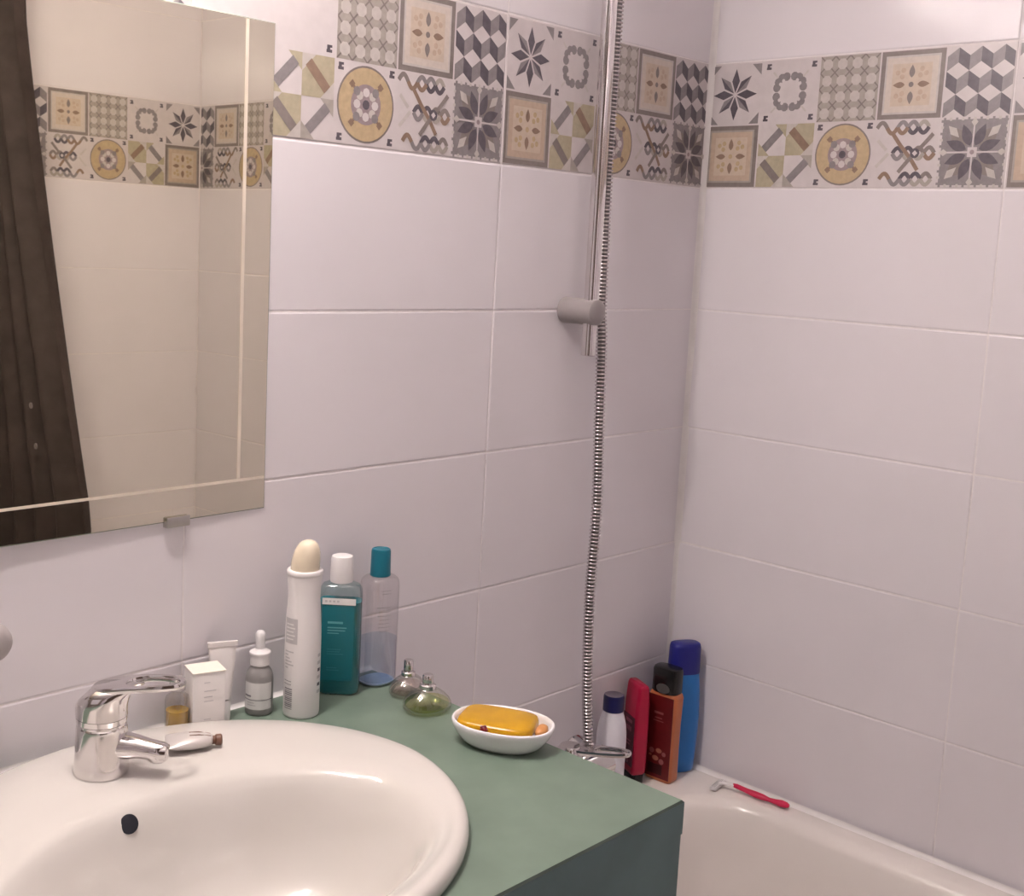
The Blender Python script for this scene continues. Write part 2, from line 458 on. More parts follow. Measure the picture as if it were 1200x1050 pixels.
# ------------------------------------------------------------------ mirror on the back wall
MIR_TILT = .56; MIR_LEAN = -.13
def mirror():
    x0, x1, z0, z1 = -1.95, -.8895, ZB-.4410, ZB+.1285
    root = thing('wall_mirror', 'large frameless mirror with a ground border line on the tiled wall above the basin', 'mirror', ((x0+x1)/2, -.001, z0), rz=math.radians(MIR_TILT), tilt=(math.radians(MIR_LEAN), 0))
    w = (x1-x0)/2; h = z1-z0; t = -.006
    m = MB()
    def ring(i, y, dz=0): return [(-w+i, y, i), (w-i, y, i), (w-i, y, h-i), (-w+i, y, h-i)]
    e = .037
    rings = [ring(0, -.001), ring(0, t+.0010), ring(.0012, t)]
    ms = [M_GLASSEDGE, M_GLASSEDGE]
    m.loft(rings, M_MIRROR, cap0=True, cap1=True, mfun=lambda i: ms[i])
    m.m[-1] = m.mi(M_MIRROR)
    for nm, lo, hi in (('bottom_line', (-w+.002, t-.0003, e), (w-.002, t-.0001, e+.0032)), ('side_line', (w-e-.0045, t-.0003, e+.0040), (w-e, t-.0001, h-.002))):
        c = MB(); c.box(lo, hi, M_MIRLINE); c.build(nm, root, smooth=False)
    m.build('mirror_glass', root, smooth=False)
    c = MB(); c.box((-.016, -.0095, -.006), (.016, .0, .0015), M_STEEL, b=.0012); c.box((-.015, -.0105, -.006), (.015, -.0080, .006), M_STEEL, b=.0008)
    o = c.build('mirror_clip', root); o.location = (-1.012-(x0+x1)/2, 0, 0)
    o2 = o.copy(); COL.objects.link(o2); o2.parent = root; o2.location = (-1.80-(x0+x1)/2, 0, 0)
    return root

mirror()

# ------------------------------------------------------------------ vanity: counter, cabinet, basin
BCX, BCY = -1.135, -.255
def vanity():
    XL = -1.62
    root = thing('vanity_unit', 'green laminate washbasin counter with darker green front beside the tub', 'cabinet', ((XL+CX)/2, CF/2, 0))
    ox, oy = (XL+CX)/2, CF/2
    m = MB()
    # counter with an oval cut-out for the basin
    N = 96
    hole = [(BCX+.235*math.cos(2*PI*i/N), BCY-.0+.205*math.sin(2*PI*i/N)) for i in range(N)]
    out = []
    x0, x1, y0, y1 = XL, CX, CF, -.0005
    for i in range(N):
        a = 2*PI*i/N; dx, dy = math.cos(a), math.sin(a)
        t = min(((x1-BCX)/dx if dx > 1e-9 else 1e9), ((x0-BCX)/dx if dx < -1e-9 else 1e9), ((y1-BCY)/dy if dy > 1e-9 else 1e9), ((y0-BCY)/dy if dy < -1e-9 else 1e9))
        out.append((BCX+dx*t, BCY+dy*t))
    for X, Y in ((x0, y0), (x1, y0), (x1, y1), (x0, y1)):     # snap the nearest ray end to the true corner
        i = min(range(N), key=lambda i: (out[i][0]-X)**2+(out[i][1]-Y)**2); out[i] = (X, Y)
    T = .038; B = .0022
    def R(pts, z, ins=0): return [(min(max(x, x0+ins), x1-ins)-ox, min(max(y, y0+ins), y1)-oy, z) for x, y in pts]
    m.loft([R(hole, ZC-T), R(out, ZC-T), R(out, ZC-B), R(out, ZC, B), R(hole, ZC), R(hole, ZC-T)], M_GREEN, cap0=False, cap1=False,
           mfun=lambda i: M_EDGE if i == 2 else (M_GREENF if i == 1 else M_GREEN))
    m.build('countertop', root, ang=20)
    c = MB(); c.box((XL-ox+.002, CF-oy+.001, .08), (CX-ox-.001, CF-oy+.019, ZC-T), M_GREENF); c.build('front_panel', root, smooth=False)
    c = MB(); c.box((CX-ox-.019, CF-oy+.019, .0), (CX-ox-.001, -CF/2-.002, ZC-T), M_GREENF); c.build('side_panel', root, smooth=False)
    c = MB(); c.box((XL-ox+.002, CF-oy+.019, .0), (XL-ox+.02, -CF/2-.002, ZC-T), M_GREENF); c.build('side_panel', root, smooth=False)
    c = MB(); c.box((XL-ox+.02, CF-oy+.05, .0), (CX-ox-.019, CF-oy+.066, .08), M_EDGE); c.build('plinth', root, smooth=False)
vanity()

ICX, ICY, IA, IB = -1.147, -.3165, .224, .152
RIMZ = .019
PROF = [(1.0, RIMZ-.0045), (.975, RIMZ-.006), (.945, RIMZ-.0105), (.91, RIMZ-.019), (.87, RIMZ-.033), (.81, RIMZ-.060), (.72, RIMZ-.090), (.58, RIMZ-.113), (.38, RIMZ-.124), (.16, RIMZ-.128), (.10, RIMZ-.130)]
def basin():
    root = thing('washbasin', 'oval ivory ceramic washbasin set into the green counter', 'washbasin', (BCX, BCY, ZC))
    N = 128; m = MB()
    def o_(s, z):
        r = []
        for i in range(N):
            a = 2*PI*i/N; sx = 1-.05*max(0, -math.sin(a)) ; r.append((.272*s*math.cos(a)*sx, .240*s*math.sin(a), z))
        return r
    def i_(s, z): return [(ICX-BCX+IA*s*math.cos(2*PI*i/N), ICY-BCY+IB*s*math.sin(2*PI*i/N), z) for i in range(N)]
    def mixr(t, z):
        A, B = o_(.965, z), i_(1.03, z); return [(p[0]+(q[0]-p[0])*t, p[1]+(q[1]-p[1])*t, z) for p, q in zip(A, B)]
    rings = [o_(.985, .0005), o_(1.0, .004), o_(1.0, .009), o_(.993, .0145), o_(.98, .0175), mixr(0, RIMZ), mixr(.25, RIMZ+.0005), mixr(.5, RIMZ-.0004), mixr(.8, RIMZ-.0015), mixr(1.0, RIMZ-.0028)]
    rings += [i_(s, z) for s, z in PROF]
    # underside of the bowl, hidden in the cabinet
    under = [(.10, RIMZ-.145), (.5, RIMZ-.135), (.80, RIMZ-.10), (.93, RIMZ-.05), (.99, -.012)]
    rings += [i_(s, z) for s, z in under]
    rings.append([(p[0]*.84, p[1]*.84, .0005) for p in o_(1, 0)])
    rings.append(o_(.985, .0005))
    m.loft(rings, M_CERAMIC, cap0=False, cap1=False)
    m.build('basin_bowl', root, ang=60)
    # overflow hole, its inner shade put in as a black disc, set in the back slope of the bowl
    sxy = .905; a = math.radians(97)
    px_, py_ = ICX-BCX+IA*sxy*math.cos(a), ICY-BCY+IB*sxy*math.sin(a)
    z = RIMZ-.0205
    o = MB(); o.lathe([(0.0001, -.004), (.0095, -.004), (.0095, .0006), (.008, .0012), (.0001, .0007)], M_HOLE, n=28)
    ob = o.build('overflow_hole', root); ob.location = (px_, py_, z); ob['label'] = 'dark round overflow hole'
    ob.rotation_euler = (math.radians(62), 0, math.radians(-4))
    d = MB(); d.lathe([(.0001, 0), (.022, 0), (.022, .002), (.017, .004), (.0001, .004)], M_CHROME, n=32)
    d.build('drain', root).location = (ICX-BCX, ICY-BCY, RIMZ-.1295)
basin()

def loop_lever(m, L, w, z0, z1, hole0=.45, th=.006, wid0=None, arch=.0):
    """flat lever along -Y with an oblong opening: outline and hole lofted as one closed band"""
    N = 44; outl, inl = [], []
    for i in range(N):
        a = 2*PI*i/N
        c, s_ = math.cos(a), math.sin(a)
        yy = -L/2-L/2*math.copysign(abs(c)**.8, c)
        k = (-yy)/L
        hw = w*(1-.12*k)
        outl.append((hw*math.copysign(abs(s_)**.7, s_), yy))
        y2 = -L*hole0-(L*(1-hole0)-.006)/2*(1+c)
        inl.append(((hw-.0055)*math.copysign(abs(s_)**.75, s_)*.95, y2))
    zf = lambda y: z0+(z1-z0)*(-y/L)+arch*math.sin(PI*min(1, max(0, -y/L)))
    def R(pts, dz): return [(x, y, zf(y)+dz) for x, y in pts]
    def sc_(pts, s_):
        cx = sum(p[0] for p in pts)/N; cy = sum(p[1] for p in pts)/N
        return [(cx+(x-cx)*s_, cy+(y-cy)*s_) for x, y in pts]
    m.loft([R(inl, -th/2), R(sc_(outl, .97), -th/2), R(outl, -th*.2), R(outl, th*.2), R(sc_(outl, .97), th/2), R(sc_(inl, 1.04), th/2), R(inl, th*.3), R(inl, -th/2)], M_CHROME, cap0=False, cap1=False)

def faucet():
    root = thing('basin_faucet', 'chrome single-lever faucet with a loop handle on the back of the basin', 'faucet', (-1.1545, -.095, ZC+RIMZ-.0005), rz=math.radians(42))
    m = MB()
    m.lathe([(.0272, 0), (.0278, .003), (.0272, .010), (.0262, .028), (.0258, .046), (.0252, .050), (.0240, .0512), (.0240, .0532), (.0252, .0545), (.0256, .060)], M_CHROME, n=48)
    m.build('faucet_body', root, ang=35)
    m = MB()
    path = [(0, -.010, .028), (0, -.023, .0290), (0, -.038, .0282), (0, -.051, .0262), (0, -.062, .0245), (0, -.068, .0240)]
    m.tube(path, [.0185, .0165, .0135, .0118, .0114, .0095], M_CHROME, n=28, flat=.85)
    m.build('spout', root)
    m = MB(); m.lathe([(.0092, .011), (.0100, .012), (.0108, .016), (.0110, .024), (.0095, .027)], M_CHROME, n=24); m.lathe([(.0075, .010), (.0080, .0115)], M_HOLE, n=24)
    o = m.build('aerator', root); o.location = (0, -.0585, .0045)
    m = MB()
    # curved cap that rises at the back and leans forward into the lever
    N = 44; rings = []
    for z, rb, rf in [(.0605, .0258, .0258), (.066, .0262, .0255), (.073, .0262, .0262), (.079, .0255, .0295), (.0845, .0235, .035), (.0890, .0200, .041), (.0918, .0140, .044), (.0930, .006, .042)]:
        ring = []
        for i in range(N):
            a = 2*PI*i/N; x = math.cos(a); y = math.sin(a)
            k = rf if y < 0 else rb
            wx = min(.0258, rb*1.02) if z < .083 else min(.0245, rb*1.05)
            ring.append((wx*x, k*y, z-.012*max(0, y)**2*max(0, (z-.0605)/.0325)+.004*max(0, -y)*(z > .074)))
        rings.append(ring)
    m.loft(rings, M_CHROME)
    m.build('handle_cap', root, ang=60)
    m = MB(); loop_lever(m, .096, .0215, .0885, .0985, hole0=.38, th=.0060, arch=.002)
    o = m.build('lever', root, ang=50); o.location = (0, .010, 0)
faucet()

# ------------------------------------------------------------------ things on the counter
def at(x, y, z=ZC): return (x, y, z)
VIEW = math.atan2(-1.173+.08, -1.749+.87)       # direction from the counter to the camera

def deodorant():
    root = thing('deodorant_can', 'tall white deodorant spray can with a cream domed cap', 'spray can', at(-.8746, -.0655))
    m = MB()
    m.lathe([(.0195, 0), (.0212, .0012), (.0218, .004), (.0218, .085), (.0216, .105), (.0208, .122), (.0196, .138), (.0192, .147), (.0196, .158), (.0204, .166), (.0206, .174)], M_WHITEPL, n=56)
    m.build('can_body', root, ang=50)
    m = MB(); m.lathe([(.0206, .174), (.0214, .1748), (.0214, .1790), (.0206, .1800), (.0175, .1802)], M_WHITEPL, n=56); m.build('collar_ring', root, ang=50)
    m = MB(); N = 48; rings = []
    for t, z, r in [(0, .1800, .0172), (.1, .186, .0172), (.3, .193, .0168), (.5, .200, .0158), (.68, .2065, .0138), (.82, .2115, .0110), (.92, .2145, .0075), (1, .216, .0028)]:
        ring = []
        for i in range(N):
            a = 2*PI*i/N; ax = r*math.cos(a)+.0040*t; 
            ring.append((ax, r*math.sin(a)-.001*t, z-.0*t))
        rings.append(ring)
    m.loft(rings, M_DOME); o = m.build('domed_cap', root, ang=60); o.rotation_euler = (0, 0, -.9); o['label'] = 'cream domed cap'
    m = MB(); R = .0221; v = VIEW
    # print facing the left-front: pale panel, text lines, striped code block
    L = v-1.15
    cylpatch(m, R, L, L+.85, .093, .124, M_PRINTL, 12, 1, 1)
    for k in range(5): cylpatch(m, R+.0002, L+.12, L+.12+.5+.1*(k % 2), .098+k*.0045, .0995+k*.0045, M_LABEL, 8)
    for k in range(6): cylpatch(m, R, L+.02, L+.3+.12*((k*3) % 4), .062+k*.0040, .0636+k*.0040, M_PRINTL, 8)
    for k in range(2): cylpatch(m, R, L-.02, L+.55, .042+k*.004, .0428+k*.004, M_PRINT, 8)
    m.build('can_print', root); m = MB()
    for k in range(11): cylpatch(m, R, L+.06, L+.62, .0120+k*.0024, .0120+k*.0024+(.0016 if k % 3 else .0010), M_PRINT, 8)
    m.build('bar_code', root); m = MB()
    for k in range(6): cylpatch(m, R, v+.95+.03*(k % 2), v+1.25, .030+k*.009, .034+k*.009, M_PRINTD if k in (1, 3) else M_PRINTL, 4)
    m.build('side_print', root)
deodorant()

def teal_bottle():
    root = thing('shower_gel_bottle', 'teal bottle with a white cap between the white spray can and the clear bottle', 'bottle', at(-.7935, -.0370), rz=math.radians(-46))
    W, Dp = .054, .032
    m = MB()
    pr = [(.86, 0), (.97, .002), (1, .006), (1, .118), (1, .128), (.97, .135), (.86, .1405), (.62, .1435), (.44, .145)]
    m.loft([[(x*s, y*s, z) for x, y in rrect(W, Dp, .011, 7)] for s, z in pr], clear_mat('clear_aqua_plastic', (.80, .90, .90), .12))
    m.build('bottle_shell', root, ang=50)
    m = MB()
    pr = [(.84, .001), (.95, .003), (.975, .007), (.975, .1205)]
    m.loft([[(x*s, y*s, z) for x, y in rrect(W, Dp, .011, 7)] for s, z in pr], mat('teal_gel', (.004, .20, .245), rough=.25, noise=.08, scale=30, trans=.15, ior=1.36))
    o = m.build('teal_gel', root, ang=50)
    m = MB()
    for yy in (-1,):
        y = -Dp/2-.0004
        m.poly([(-.0215, y, .1185), (.0205, y, .1185), (.0205, y, .1268), (-.0215, y, .1268)], M_LABEL)
        mt = mat('pale_teal_print', (.12, .40, .44), rough=.4)
        md = mat('deep_teal_label', (.005, .155, .195), rough=.35)
        m.poly([(-.021, y, .020), (.019, y, .020), (.019, y, .1165), (-.021, y, .1165)], md)
        for k, (l, zz, hh) in enumerate([(.024, .094, .0028), (.030, .088, .0016), (.028, .0845, .0014), (.018, .081, .0012), (.022, .060, .0012), (.020, .057, .0012), (.026, .054, .0012), (.016, .036, .0012), (.02, .033, .0012)]):
            m.poly([(-.014, y-.0002, zz), (-.014+l*.8, y-.0002, zz), (-.014+l*.8, y-.0002, zz+hh), (-.014, y-.0002, zz+hh)], mt if k < 4 else mat('dim_teal_print', (.03, .22, .26), rough=.4))
        for k in range(4): m.poly([(-.018+k*.005, y-.0002, .1215), (-.0152+k*.005, y-.0002, .1215), (-.0152+k*.005, y-.0002, .1240), (-.018+k*.005, y-.0002, .1240)], M_PRINTL)
    m.build('front_label', root, smooth=False)
    m = MB(); m.lathe([(.0110, .1435), (.0142, .1450), (.0146, .147), (.0142, .1735), (.0130, .1775), (.0100, .1786), (.0001, .1786)], M_WHITEPL, n=40)
    m.build('bottle_cap', root, ang=40)['label'] = 'white cap'
teal_bottle()

def clear_bottle():
    root = thing('micellar_water_bottle', 'clear bottle half full of pale blue water with a teal cap', 'bottle', at(-.7330, -.0420))
    m = MB(); R = .0252
    def body(s, pr): return [[(x*k*s, y*k*s, z) for x, y in sell(2*R, 2*R*.86, 2.5, 48)] for k, z in pr]
    m.loft(body(1, [(.90, 0), (.985, .002), (1, .006), (1, .128), (.985, .135), (.93, .1395), (.80, .1425), (.60, .1440), (.5, .1445)]), clear_mat('clear_plastic', (.93, .92, .93), .13))
    m.build('bottle_shell', root, ang=50)
    m = MB(); m.loft(body(.965, [(.88, .0045), (.97, .006), (1, .011), (1, .0605)]), clear_mat('pale_blue_water', (.86, .92, .99), .10, .05))
    m.build('water_fill', root, ang=50)['label'] = 'pale blue water'
    m = MB(); m.loft(body(.93, [(.95, .0022), (.97, .0040)]), mat('blue_base', (.38, .50, .68), rough=.3)); m.build('bottle_base', root)
    m = MB(); m.lathe([(.0125, .1435), (.0135, .1445), (.0132, .148), (.0126, .176), (.0118, .1785), (.0108, .1790), (.0100, .1780), (.0001, .1775)], mat('teal_plastic', (.010, .155, .225), rough=.3, noise=.03), n=40)
    m.build('bottle_cap', root, ang=40)['label'] = 'teal screw cap'
    m = MB(); v = VIEW
    for k, (a0, a1, zz) in enumerate([(.0, .62, .128), (.05, .55, .124), (-.2, .72, .106), (-.1, .6, .100), (-.15, .65, .095), (-.05, .55, .090), (-.1, .5, .085), (-.1, .6, .080), (-.05, .5, .075)]):
        cylpatch(m, R*1.012, v+a0+.1, v+a1+.1, zz, zz+.0009, mat('faint_grey_print', (.42, .40, .43), rough=.5), 8, 1, .88)
    m.build('bottle_print', root)
clear_bottle()

def serum():
    root = thing('serum_dropper_bottle', 'small frosted dropper bottle with a white pipette top left of the spray can', 'bottle', at(-.9110, -.030))
    m = MB(); m.lathe([(.0145, 0), (.0162, .0015), (.0168, .004), (.0168, .040), (.0164, .046), (.0150, .051), (.0125, .0555), (.0100, .0585), (.0092, .060)], mat('frosted_grey_glass', (.42, .40, .40), rough=.38, trans=.35, noise=.02), n=44)
    m.build('bottle_body', root, ang=50)
    m = MB(); m.lathe([(.0105, .0600), (.0118, .0606), (.0118, .0735), (.0128, .0740), (.0126, .0760), (.0105, .0775), (.0070, .0785), (.0056, .0800)], M_WHITEPL, n=40); m.build('dropper_collar', root, ang=40)
    m = MB(); m.lathe([(.0056, .0795), (.0056, .090), (.0060, .0945), (.0057, .0985), (.0042, .1010), (.0018, .1020), (.0001, .1021)], mat('white_rubber', (.82, .80, .82), rough=.4), n=32); m.build('dropper_bulb', root, ang=60)
    m = MB(); R = .01695; v = VIEW
    cylpatch(m, R, v-1.25, v+1.05, .0085, .0415, M_LABEL, 20)
    cylpatch(m, R+.0002, v-1.15, v-.55, .0240, .0262, M_PRINT, 8)
    cylpatch(m, R+.0002, v-1.25, v+1.05, .0200, .0210, M_PRINT, 16)
    for k in range(2): cylpatch(m, R+.0002, v-.9, v-.3+.1*k, .0165-.003*k, .0173-.003*k, M_PRINTL, 8)
    m.build('bottle_label', root)
serum()

def carton():
    root = thing('cosmetic_carton', 'small white cardboard carton standing upright behind the faucet', 'box', at(-.9930, -.0370), rz=math.radians(-16))
    w, d, h = .038, .034, .0755
    m = MB(); m.box((-w/2, -d/2, 0), (w/2, d/2, h), mat('white_card', (.80, .77, .76), rough=.5, noise=.02), b=.0008); m.build('carton_body', root)
    m = MB(); m.box((-w/2-.0006, -d/2-.0006, h), (w/2+.0006, d/2-.001, h+.001), mat('lit_card', (.88, .84, .76), rough=.5, noise=.02)); m.build('lit_top', root, smooth=False)  # lamp light on the carton top, put into a lighter card colour
    m = MB(); y = -d/2-.0003; x = w/2+.0003
    for k, (l, zz) in enumerate([(.010, .0635), (.020, .0535), (.014, .0465), (.016, .0415), (.012, .020)]):
        m.poly([(-.006, y, zz), (-.006+l*.7, y, zz), (-.006+l*.7, y, zz+.001), (-.006, y, zz+.001)], M_PRINTL)
    m.build('front_print', root, smooth=False); m = MB()
    for k, (l, zz) in enumerate([(.008, .060), (.014, .050), (.010, .034)]):
        m.poly([(x, -.008, zz), (x, -.008+l, zz), (x, -.008+l, zz+.001), (x, -.008, zz+.001)], M_PRINTL)
    m.build('side_print', root, smooth=False)
carton()

def tube_stand():
    root = thing('cream_tube', 'white cream tube standing on its cap behind the carton', 'tube', at(-.9600, -.0225), rz=math.radians(-24))
    m = MB(); N = 36; rings = []
    for t in (0, .2, .4, .6, .8, .93, 1.0):
        z = .028+.068*t; w = .0115+.0058*t; d = .0105*(1-t)+.0009
        rings.append([(w*math.cos(2*PI*i/N), d*math.sin(2*PI*i/N), z) for i in range(N)])
    rings.insert(0, [(x*.5, y*.5, .0265) for x, y, z in rings[0]])
    m.loft(rings, mat('white_tube_plastic', (.80, .76, .76), rough=.35)); m.build('tube_body', root, ang=50)
    m = MB(); m.lathe([(.0095, 0), (.0105, .001), (.0112, .024), (.0100, .0265), (.006, .027)], M_WHITEPL, n=36); m.build('tube_cap', root, ang=40)
    m = MB()
    m.loft([[(x*1.02, -.0015-abs(.0009), z) for x, z in ((-.0170, .0905), (.0170, .0905), (.0172, .0962), (-.0172, .0962))], [(x*1.02, .0015, z) for x, z in ((-.0170, .0905), (.0170, .0905), (.0172, .0962), (-.0172, .0962))]], mat('tube_crimp', (.72, .68, .68), rough=.4)); m.build('tube_crimp', root, smooth=False)
tube_stand()

def oil_bottle():
    root = thing('oil_vial', 'small clear glass bottle of yellow oil behind the faucet handle', 'bottle', at(-1.0240, -.0290))
    m = MB(); m.lathe([(.0125, 0), (.0138, .0015), (.0140, .004), (.0140, .042), (.0128, .047), (.0085, .0505), (.0072, .052), (.0072, .056)], clear_mat('clear_glass', (.90, .89, .88), .16), n=40); m.build('bottle_shell', root, ang=50)
    m = MB(); m.lathe([(.0118, .0020), (.0126, .004), (.0126, .0310), (.0001, .0310)], mat('yellow_oil', (.70, .42, .015), rough=.15, noise=.1, scale=60, trans=.35), n=36); m.build('oil_fill', root)['label'] = 'yellow oil'
    m = MB(); m.lathe([(.0080, .054), (.0090, .0545), (.0090, .066), (.0082, .0685), (.0001, .0690)], mat('clear_grey_cap', (.62, .58, .58), rough=.12, trans=.4), n=32); m.build('bottle_cap', root, ang=40)
oil_bottle()

def perfume(loc, rz, label, liquid, lcol, s=1.0, tall=1.0):
    root = thing('perfume_bottle', label, 'perfume bottle', loc, rz, tilt=(0, 0))
    m = MB(); N = 44
    pr = [(.66, 0), (.84, .0010), (.96, .004), (.97, .008), (.88, .013), (.70, .0180), (.48, .0220), (.34, .0245)]
    R = .0265*s
    m.loft([[(x*k, y*k, z*s) for x, y in sell(2*R, 2*R*.82, 2.3, N)] for k, z in pr], clear_mat('clear_perfume_glass', (.93, .92, .89), .17, .02)); m.build('glass_body', root, ang=60)
    m = MB(); pr2 = [(.52, .0022), (.72, .0030), (.84, .0055), (.87, .0090), (.84, .0110)]
    m.loft([[(x*k, y*k, z*s) for x, y in sell(2*R, 2*R*.82, 2.3, N)] for k, z in pr2], clear_mat(liquid, lcol, .08, .05)); m.build('perfume_fill', root, ang=60)
    m = MB(); m.lathe([(.0080*s, .0230*s), (.0086*s, .0235*s), (.0086*s, .0275*s), (.0072*s, .0285*s), (.0060*s, .0290*s)], M_CHROME, n=28); m.build('neck_ring', root, ang=40)
    m = MB(); m.lathe([(.0054*s, .0285*s), (.0058*s, .0290*s), (.0058*s, (.029+.010*tall)*s), (.0050*s, (.0302+.010*tall)*s), (.0001, (.0304+.010*tall)*s)], M_CHROME, n=28); m.build('spray_button', root, ang=40)
perfume(at(-.7290, -.0980), .4, 'clear rosy perfume bottle with a silver spray top, behind the greenish one', 'rosy_perfume', (.93, .86, .84), s=1.05, tall=1.25)
perfume(at(-.7480, -.1540), -.2, 'greenish yellow perfume bottle between the soap dish and the rosy perfume', 'green_perfume', (.93, .96, .66), s=1.2, tall=.8)

SD = (-.7500, -.2830); SDR = math.radians(-64)
def soap_dish():
    root = thing('soap_dish', 'oval white ceramic soap dish on the green counter', 'soap dish', at(*SD), rz=SDR)
    m = MB(); N = 56; W, D = .121, .088
    def e(k, z, kx=None): return [(x*(kx or k), y*k, z) for x, y in sell(W, D, 2.25, N)]
    rings = [e(.62, .0002), e(.68, .0006), e(.80, .006), e(.92, .015), e(.985, .0225), e(1.0, .0265), e(.99, .0285), e(.965, .0290), e(.94, .0280), e(.92, .0240), e(.86, .016), e(.74, .0085), e(.5, .0065), e(.2, .006)]
    m.loft(rings, mat('white_glazed_ceramic', (.86, .84, .87), rough=.15, noise=.01)); m.build('dish_body', root, ang=70)
    z0 = ZC+.0095
    so = thing('soap_bar', 'amber yellow translucent soap bar lying in the white soap dish', 'soap', (SD[0], SD[1], z0), rz=SDR)
    M_SOAP = mat('amber_soap', (.58, .31, .008), rough=.22, noise=.12, scale=35, sss=.15)
    m = MB(); off = -.006
    def b(w, d, z): return [(x+off, y, z) for x, y in sell(w, d, 4.2, 52)]
    m.loft([b(.056, .042, .0), b(.074, .054, .002), b(.084, .062, .007), b(.090, .0675, .012), b(.0895, .067, .0180), b(.087, .063, .0215), b(.080, .052, .0232), b(.055, .034, .0238)], M_SOAP)
    m.build('soap_body', so, ang=70)
    m = MB(); m.lathe([(.0001, -.002), (.003, -.0015), (.0044, .0002), (.0042, .002), (.0025, .0036), (.0001, .004)], mat('dark_red_berry', (.16, .006, .006), rough=.3), n=14)
    for k in range(5):
        m.lathe([(.0001, -.001), (.0018, .0), (.0014, .0022), (.0001, .0028)], MATS['dark_red_berry'], c=(.0036*math.cos(k*1.257), .0036*math.sin(k*1.257), .0006), n=8)
    o = m.build('berry_decoration', so); o.location = (-.013, -.0326, .0175); o.rotation_euler = (1.0, 0, 0); o['label'] = 'dark red berry-like dot'
    m = MB(); w = sell(.020, .013, 2.4, 28)
    m.loft([[(x*k, y*k, z) for x, y in w] for k, z in ((.7, 0), (1, .0025), (1, .006), (.75, .0085))], mat('orange_brown_soap', (.60, .27, .09), rough=.35, noise=.1))
    c, s_ = math.cos(SDR), math.sin(SDR); lx, ly = .0470, -.001
    o = m.build('soap_sliver', ang=70); o.location = (SD[0]+lx*c-ly*s_, SD[1]+lx*s_+ly*c, ZC+.0205); o.rotation_euler = (0, -.25, SDR+1.4)
    tag(o, 'small orange-brown leftover of soap at the right end of the dish', 'soap')
soap_dish()

def small_tube():
    a, b = Vector((-1.0790, -.0930, 0)), Vector((-1.0245, -.1235, 0))
    rz = math.atan2(b.y-a.y, b.x-a.x)
    root = thing('sample_tube', 'little flattened silver grey tube with a brown cap lying on the basin rim', 'tube', ((a.x+b.x)/2, (a.y+b.y)/2, ZC+RIMZ+.0002), rz=rz)
    m = MB(); N = 28; rings = []
    for x, w, h in [(-.031, .0190, .0020), (-.030, .0190, .0040), (-.018, .0185, .0130), (-.004, .0160, .0165), (.010, .0120, .0150), (.017, .0080, .0115), (.019, .0040, .0075)]:
        rings.append([(x, w*math.cos(2*PI*i/N), .0084+h/2*math.sin(2*PI*i/N)) for i in range(N)])
    m.loft(rings, mat('silver_grey_foil', (.66, .62, .61), rough=.3, metal=.25, noise=.04)); m.build('tube_body', root, ang=50)
    m = MB()
    for yy in (-.0045, .0034):
        m.tube([(x, yy*(1-(x+.004)*12), .0084+.0082*math.sqrt(max(.1, 1-(yy/.0150)**2))-.20*max(0, x-.004)) for x in (-.006, .004, .012, .0165)], .0006, mat('brown_line', (.22, .12, .09), rough=.4), n=6)
    m.build('printed_stripes', root)
    m = MB(); m.lathe([(.0036, .0175), (.0046, .0180), (.0046, .021), (.0060, .0225), (.0062, .0275), (.0050, .0290), (.0001, .0292)], mat('brown_plastic', (.16, .075, .05), rough=.35), c=(0, 0, .0076), n=24, axis='X'); m.build('tube_cap', root, ang=40)['label'] = 'brown cap'
small_tube()

def robe_hook():
    m = MB(); m.lathe([(.012, 0), (.012, -.010), (.0185, -.016), (.0205, -.024), (.019, -.031), (.012, -.035), (.0001, -.036)], mat('grey_white_plastic', (.42, .38, .385), rough=.35), n=32, axis='Y')
    o = m.build('robe_hook', ang=50); o.location = (-1.2375, -.0006, ZB-.532)
    tag(o, 'pale grey round knob on the tiles under the mirror at the left edge', 'wall hook')
robe_hook()

# ------------------------------------------------------------------ shower rail, hose, bath mixer
BX, BY = -.343, -.050
def rail():
    root = thing('shower_rail', 'vertical chrome shower rail in a grey bracket on the tiled wall', 'shower rail', (BX, 0, ZB-.268))
    z0 = 0
    m = MB(); m.lathe([(.0098, 0), (.0110, .001), (.0110, 1.02), (.0098, 1.021)], M_CHROME, c=(0, BY, 0), n=28); m.build('rail_bar', root, ang=40)
    def brk(zz):
        m = MB(); m.lathe([(.0195, -.0008), (.0200, -.003), (.0195, -.03), (.0200, -.045), (.0200, -.058), (.0188, -.0625), (.0150, -.0650), (.0001, -.0655)], M_GREYPL, n=36, axis='Y')
        o = m.build('wall_bracket', root, ang=40); o.location = (0, 0, zz); o['label'] = 'grey plastic cylinder bracket'
    brk(.065); brk(.975)
rail()

